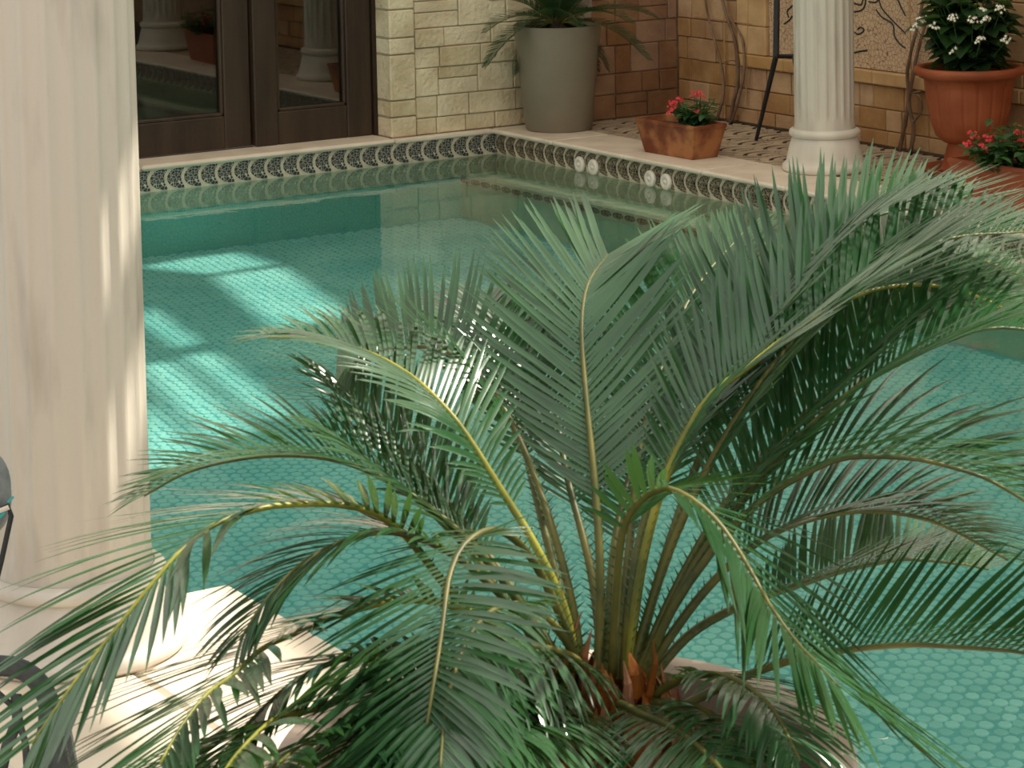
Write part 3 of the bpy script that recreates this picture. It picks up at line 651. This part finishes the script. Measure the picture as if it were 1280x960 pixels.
def make_bush(name, label, loc, rx, ry, h, nleaf, ll, lw, leafm, heads, petalm, hr, cat='flower', seed=1, hang=.0):
    rr = random.Random(seed); t = thing(name, label, cat, loc)
    vs, fs = [], []; sv, sf = [], []
    for i in range(int(nleaf/9)):
        a = rr.uniform(0, 2*PI); r = math.sqrt(rr.random())*.9; e = V((rx*r*math.cos(a), ry*r*math.sin(a), h*rr.uniform(.45, 1)*(1-.45*r*r)))
        b_ = V((rx*.25*math.cos(a), ry*.25*math.sin(a), -.01)); m_ = b_.lerp(e, .5)+V((0, 0, h*.12)); pts, _ = spline([b_, m_, e], 6); tube(sv, sf, pts, .0025, 4)
        for k in range(9):
            u = .3+.7*k/8; p = pts[min(6, int(u*6))]; az = rr.uniform(0, 2*PI); d = V((math.cos(az), math.sin(az), rr.uniform(-.25, .45))).normalized()
            leafv(vs, fs, p, d, V((rr.uniform(-.3, .3), rr.uniform(-.3, .3), 1)), ll*rr.uniform(.7, 1.2), lw*rr.uniform(.8, 1.15))
    pyobj('stems', sv, sf, M['bush'], t); o = pyobj('foliage', vs, fs, leafm, t, smooth=True); o['kind'] = 'stuff'
    for i, hp in enumerate(heads):
        vs, fs = [], []; nf = 11
        for k in range(nf):
            a = k*2.4; r = hr*math.sqrt(k/nf); c = V(hp)+V((r*math.cos(a), r*math.sin(a), hr*R_.uniform(-.6, .8))); up_ = (V((math.cos(a)*r*1.2/hr, math.sin(a)*r*1.2/hr, .55))+V((-.5, -.75, 0))).normalized()
            e1 = up_.orthogonal().normalized(); e2 = up_.cross(e1); b0 = len(vs); vs.append(c)
            for q in range(10):
                an = q*PI/5; rad = hr*.42 if q % 2 == 0 else hr*.17; vs.append(c+(e1*math.cos(an)+e2*math.sin(an))*rad+up_*(hr*.08 if q % 2 == 0 else 0))
            for q in range(10): fs.append((b0, b0+1+q, b0+1+(q+1) % 10))
        fh = pyobj('flower_head', vs, fs, petalm, t)
        sv, sf = [], []; h0 = V(hp); tube(sv, sf, spline([V((h0.x*.6, h0.y*.6, h0.z*.45)), V((h0.x*.85, h0.y*.85, h0.z*.75)), h0], 4)[0], .0018, 4); pyobj('flower_stem', sv, sf, M['bush'], t)
    return t
# weathered planter on the coping
p1 = atz(851, 193, 0)
box_planter('rectangular_planter', 'weathered terracotta trough planter on the coping left of the column', (p1.x, p1.y, 0), -PI/2+.05, .46, .20, .165, M['terraw'])
def hd(x, y, d, loc): p = atd(x, y, d); return tuple(p-V(loc))
dp = (p1-CAM).dot(CF); l1 = V((p1.x, p1.y, .13))
l1 = l1 + (CR*.07)
l1.z = .13
make_bush('red_flowers', 'red flowering plant growing in the weathered terracotta trough', l1, .17, .13, .16, 230, .055, .032, M['bush'],
          [hd(840, 131, dp-.02, l1), hd(848, 126, dp, l1), hd(868, 118, dp, l1), hd(876, 118, dp+.02, l1), hd(872, 142, dp-.05, l1), hd(839, 138, dp-.1, l1)], M['red'], .022, seed=5)
# front right trough
p2 = atz(1262, 262, 0)
box_planter('rectangular_planter', 'orange terracotta trough planter at the right edge of the picture', (p2.x, p2.y, 0), -PI/2+.05, .50, .22, .20, M['terra'])
l2 = V((p2.x, p2.y, .17)); dp = (p2-CAM).dot(CF)
make_bush('red_flowers', 'leafy plant with red flower clusters in the orange trough', l2,   .26, .22, .22, 420, .065, .035, M['bush'],
          [hd(1217, 170, dp, l2), hd(1236, 172, dp, l2), hd(1231, 185, dp-.1, l2), hd(1211, 182, dp, l2), hd(1274, 163, dp, l2), hd(1275, 180, dp-.05, l2), hd(1262, 200, dp-.1, l2)], M['red'], .024, seed=9)
# big ribbed bowl on foot and saucer
pb = V((.86, -2.62, 0)); db = (pb-CAM).dot(CF)
pr = atd(1211, 82, db); rimz = pr.z; pb = V((pr.x, pr.y, 0)); db = (pb-CAM).dot(CF)
print('bowl', pb, rimz, 'left col px')
FT = atd(1213, 176, db).z
bw = thing('bowl_planter', 'large ribbed terracotta bowl planter on a foot and saucer', 'planter', (pb.x, pb.y, 0))
v_, f_ = lathe([(0.0005, .0), (.19, 0), (.215, .03), (.217, .034), (.21, .035), (.185, .012), (.0005, .012)], 48); s_ = pyobj('saucer', v_, f_, M['terra'], bw, smooth=True)
v_, f_ = lathe([(.0005, .012), (.13, .012), (.125, .03), (.095, FT-.01), (.10, FT)], 40); pyobj('foot', v_, f_, M['terra'], bw, smooth=True)
def rib(r, z, a):
    q = abs(((a*18/(2*PI)) % 1)-.5)*2; f = min(1, max(0, (z-FT-.02)/.03))*min(1, max(0, (rimz-.055-z)/.03)); return r*(1-.035*f*max(0, (q-.72)/.28))
hb = rimz-FT
v_, f_ = lathe([(.0005, FT), (.115, FT), (.13, FT+.012), (.150, FT+.03), (.172, FT+hb*.28), (.184, FT+hb*.45), (.196, FT+hb*.7), (.202, rimz-.05), (.222, rimz-.048), (.240, rimz-.036), (.246, rimz-.018), (.240, rimz-.003), (.225, rimz), (.208, rimz-.006), (.20, rimz-.03), (.19, rimz-.08)], 216, flute=rib); pyobj('bowl', v_, f_, M['terra'], bw, smooth=True)
v_, f_ = lathe([(.0005, rimz-.03), (.198, rimz-.04)], 32); pyobj('soil', v_, f_, M['soil'], bw)
l3 = V((pb.x, pb.y, rimz-.03))
make_bush('white_flowers', 'dark leafy plant with white flower clusters in the ribbed bowl', l3,   .22, .24, .50, 520, .12, .095, M['bush_dark'],
          [hd(x, y, db+dd, l3) for x, y, dd in ((1152, 24, -.15), (1168, 33, -.2), (1144, 34, -.1), (1191, 22, -.25), (1228, 15, -.25), (1250, 12, -.28), (1257, 50, -.28), (1232, 25, -.3), (1193, 64, -.2), (1225, 50, -.3), (1216, 26, -.3))], M['white'], .022, seed=12)
# ------------------------------------------------------------------ vines, canes, black stand
def vine(label, stems, name='climbing_vine', cat='vine', X=XC-.04):
    P0 = atx(*stems[0][0][0], X); t = thing(name, label, cat, P0)
    for pts_, r in stems:
        P = [atx(x, y, X+R_.uniform(-.012, .008)) for x, y in pts_]
        if P[0].z < .03: P[0].z = 0
        s, _ = spline(P, 18); vs, fs = [], []; tube(vs, fs, [p-P0 for p in s], [r*(1-.35*i/18)*R_.uniform(.85, 1.15) for i in range(19)], 7); pyobj('stem', vs, fs, M['bark'], t, smooth=True)
    return t
vine('woody vine climbing the wall left of the black stand', [([(912, 152), (916, 130), (922, 105), (921, 70), (917, 45), (908, 20), (900, -10)], .012), ([(914, 150), (925, 118), (930, 85), (928, 50), (918, 32), (912, 20)], .009), ([(896, 150), (904, 118), (902, 85), (893, 50), (885, 20), (880, -10)], .009), ([(929, 88), (918, 76), (905, 78)], .004)])
vine('two thin woody vine stems on the wall right of the column', [([(1124, 192), (1130, 160), (1136, 120), (1134, 90), (1142, 50), (1150, 20), (1155, -10)], .011), ([(1138, 190), (1142, 160), (1136, 130), (1140, 100), (1148, 60), (1160, 20)], .011), ([(1142, 152), (1152, 138), (1150, 122), (1142, 116)], .007), ([(1142, 116), (1152, 114)], .006)], X=XC-.05)
tr_ = thing('trellis', 'thin tan canes fixed to the wall behind the woody vine', 'trellis', atx(906, 145, XC-.02))
for a, b_ in (((906, 148), (905, -12)), ((932, 134), (936, -12)), ((868, 20), (940, 30))):
    P = [atx(*a, XC-.022), atx(*b_, XC-.022)]; vs, fs = [], []; tube(vs, fs, [p-tr_.location for p in P], .0035, 6); pyobj('cane', vs, fs, M['cane'], tr_)
tr2 = thing('trellis', 'single tan cane on the wall right of the mural', 'trellis', atx(1138, 100, XC-.03))
P = [atx(1139, 100, XC-.034), atx(1137, -12, XC-.034)]; vs, fs = [], []; tube(vs, fs, [p-tr2.location for p in P], .0035, 6); pyobj('cane', vs, fs, M['cane'], tr2)
fb = atz(945, 176, 0); sd = (fb-CAM).dot(CF)
st = thing('metal_stand', 'tall black metal stand with a splayed leg behind the white column', 'stand', (fb.x, fb.y, 0))
def bar(name, pts, r, par, mtl, seg=4, loc=None):
    vs, fs = [], []; tube(vs, fs, [p-par.location for p in pts], r, seg); return pyobj(name, vs, fs, mtl, par)
q0 = fb.copy(); q0.z = .0; k1 = atd(970, 70, sd+.05); k2 = atd(972, -60, sd+.05)
bar('leg', [q0, k1], [.009, .014], st, M['black'])
bar('upright', [k1-V((0, 0, .012)), k2], .0165, st, M['black'])
m1 = atd(1016, 70, sd-.02); bar('crossbar', [k1+V((0, 0, -.002)), m1], .011, st, M['black'])
m2 = atd(1016, -60, sd-.02); m0 = atz(1014, 188, 0); bar('upright', [m1-V((0, 0, .012)), m2], .0165, st, M['black']); bar('leg', [m0, m1], [.009, .014], st, M['black'])
m3 = m0 + V((.03, .04, 0)); m3.z = 0; bar('leg', [m3, (k1+m1)/2], [.009, .014], st, M['black'])
# ------------------------------------------------------------------ things at the left edge
ch_d = 3.9
def PT(x, y, d=ch_d): return atd(x, y, d)
cb = PT(10, 900); ch = thing('garden_chair', 'dark grey garden chair with a rounded hoop back at the lower left corner', 'chair', (cb.x, cb.y, 0))
def arc(cx, cy_, r, a0, a1, n_=14): return [PT(cx+r*math.cos(math.radians(a0+(a1-a0)*i/n_)), cy_-r*math.sin(math.radians(a0+(a1-a0)*i/n_))) for i in range(n_+1)]
vs, fs = [], []; tube(vs, fs, [p-ch.location for p in [PT(-62, 1040)] + arc(4, 890, 58, 200, -12) + [PT(74, 960), PT(88, 1040)]], .020, 10, flat=.6); pyobj('hoop_back', vs, fs, M['charcoal'], ch, smooth=True)
for pts_ in ([(20, 868), (22, 900), (8, 935), (-6, 1000)], [(22, 895), (32, 930), (36, 1000)], [(-20, 850), (18, 885)], [(60, 880), (50, 920), (52, 1000)]):
    vs, fs = [], []; tube(vs, fs, [PT(*q)-ch.location for q in pts_], .0095, 8, flat=.5); pyobj('back_splat', vs, fs, M['charcoal'], ch, smooth=True)
a = [PT(60, 880, 4.0), PT(80, 880, 4.0), PT(110, 1050, 4.0), PT(40, 1050, 4.0)]
bm = bmesh.new(); dv = V((CF.x, CF.y, 0))*.03
vv = [bm.verts.new(p-ch.location) for p in a] + [bm.verts.new(p+dv-ch.location) for p in a]
for f in ((3, 2, 1, 0), (4, 5, 6, 7), (0, 1, 5, 4), (1, 2, 6, 5), (2, 3, 7, 6), (3, 0, 4, 7)): bm.faces.new([vv[i] for i in f])
bmesh.ops.bevel(bm, geom=bm.edges[:], offset=.008, segments=2, affect='EDGES'); bmobj('side_panel', bm, M['greyf'], ch)
sz = PT(10, 1040).z
box('seat', (-.22, -.2, sz-.06), (.12, .22, sz-.02), M['charcoal'], ch, bev=.02)
for dx, dy in ((-.2, -.18), (.1, -.18), (-.2, .2), (.1, .2)): box('leg', (dx-.012, dy-.012, 0), (dx+.012, dy+.012, sz-.05), M['charcoal'], ch)
# bag with a strap hanging from a post just outside the frame
bd = 4.35
bp_ = atd(-52, 700, bd); po = thing('post', 'slim black post at the left edge carrying the grey bag', 'post', (bp_.x, bp_.y, 0))
v_, f_ = lathe([(.0005, 0), (.12, 0), (.12, .012), (.015, .02), (.012, .03), (.012, 1.3), (.0005, 1.31)], 20); pyobj('pole', v_, f_, M['black'], po, smooth=True)
bt = atd(-12, 620, bd); bag = thing('hanging_bag', 'grey bag with black strap and teal cord at the left edge', 'bag', bt)
bm = bmesh.new(); bmesh.ops.create_uvsphere(bm, u_segments=24, v_segments=14, radius=1, matrix=Matrix.Diagonal((.036, .036, .066, 1)))
for v in bm.verts: v.co.z += .012 if v.co.z > 0 else 0
bmobj('pouch', bm, M['greyf'], bag, smooth=True)
bar('strap', [atd(*q, bd-.03) for q in ((-4, 640), (10, 632), (14, 645), (9, 668), (2, 700), (-8, 740))], .0052, bag, M['black'], 6)
bar('buckle', [atd(-4, 640, bd-.035), atd(11, 634, bd-.035)], .0045, bag, M['jet'], 6)
bar('cord', [atd(10, 628, bd-.03), atd(17, 621, bd-.03)], .0022, bag, M['teal'], 5); bar('cord', [atd(-6, 652, bd-.035), atd(6, 640, bd-.035)], .003, bag, M['teal'], 5)
# floating leaf and dry leaflet
lp = atz(1105, 924, WZ); vs, fs = [], []
tube(vs, fs, [V((-.010, 0, .0015)), V((-.003, -.003, .0015)), V((.004, -.001, .0015)), V((.009, .005, .0015))], [.0008, .0024, .0024, .0006], 6, flat=.4)
o = pyobj('floating_leaf', vs, fs, M['white'], None, lp); o.rotation_euler = (0, 0, -.4); o.scale = (1.2,)*3; tag(o, 'tiny pale curled leaf floating on the water at lower right', 'leaf')
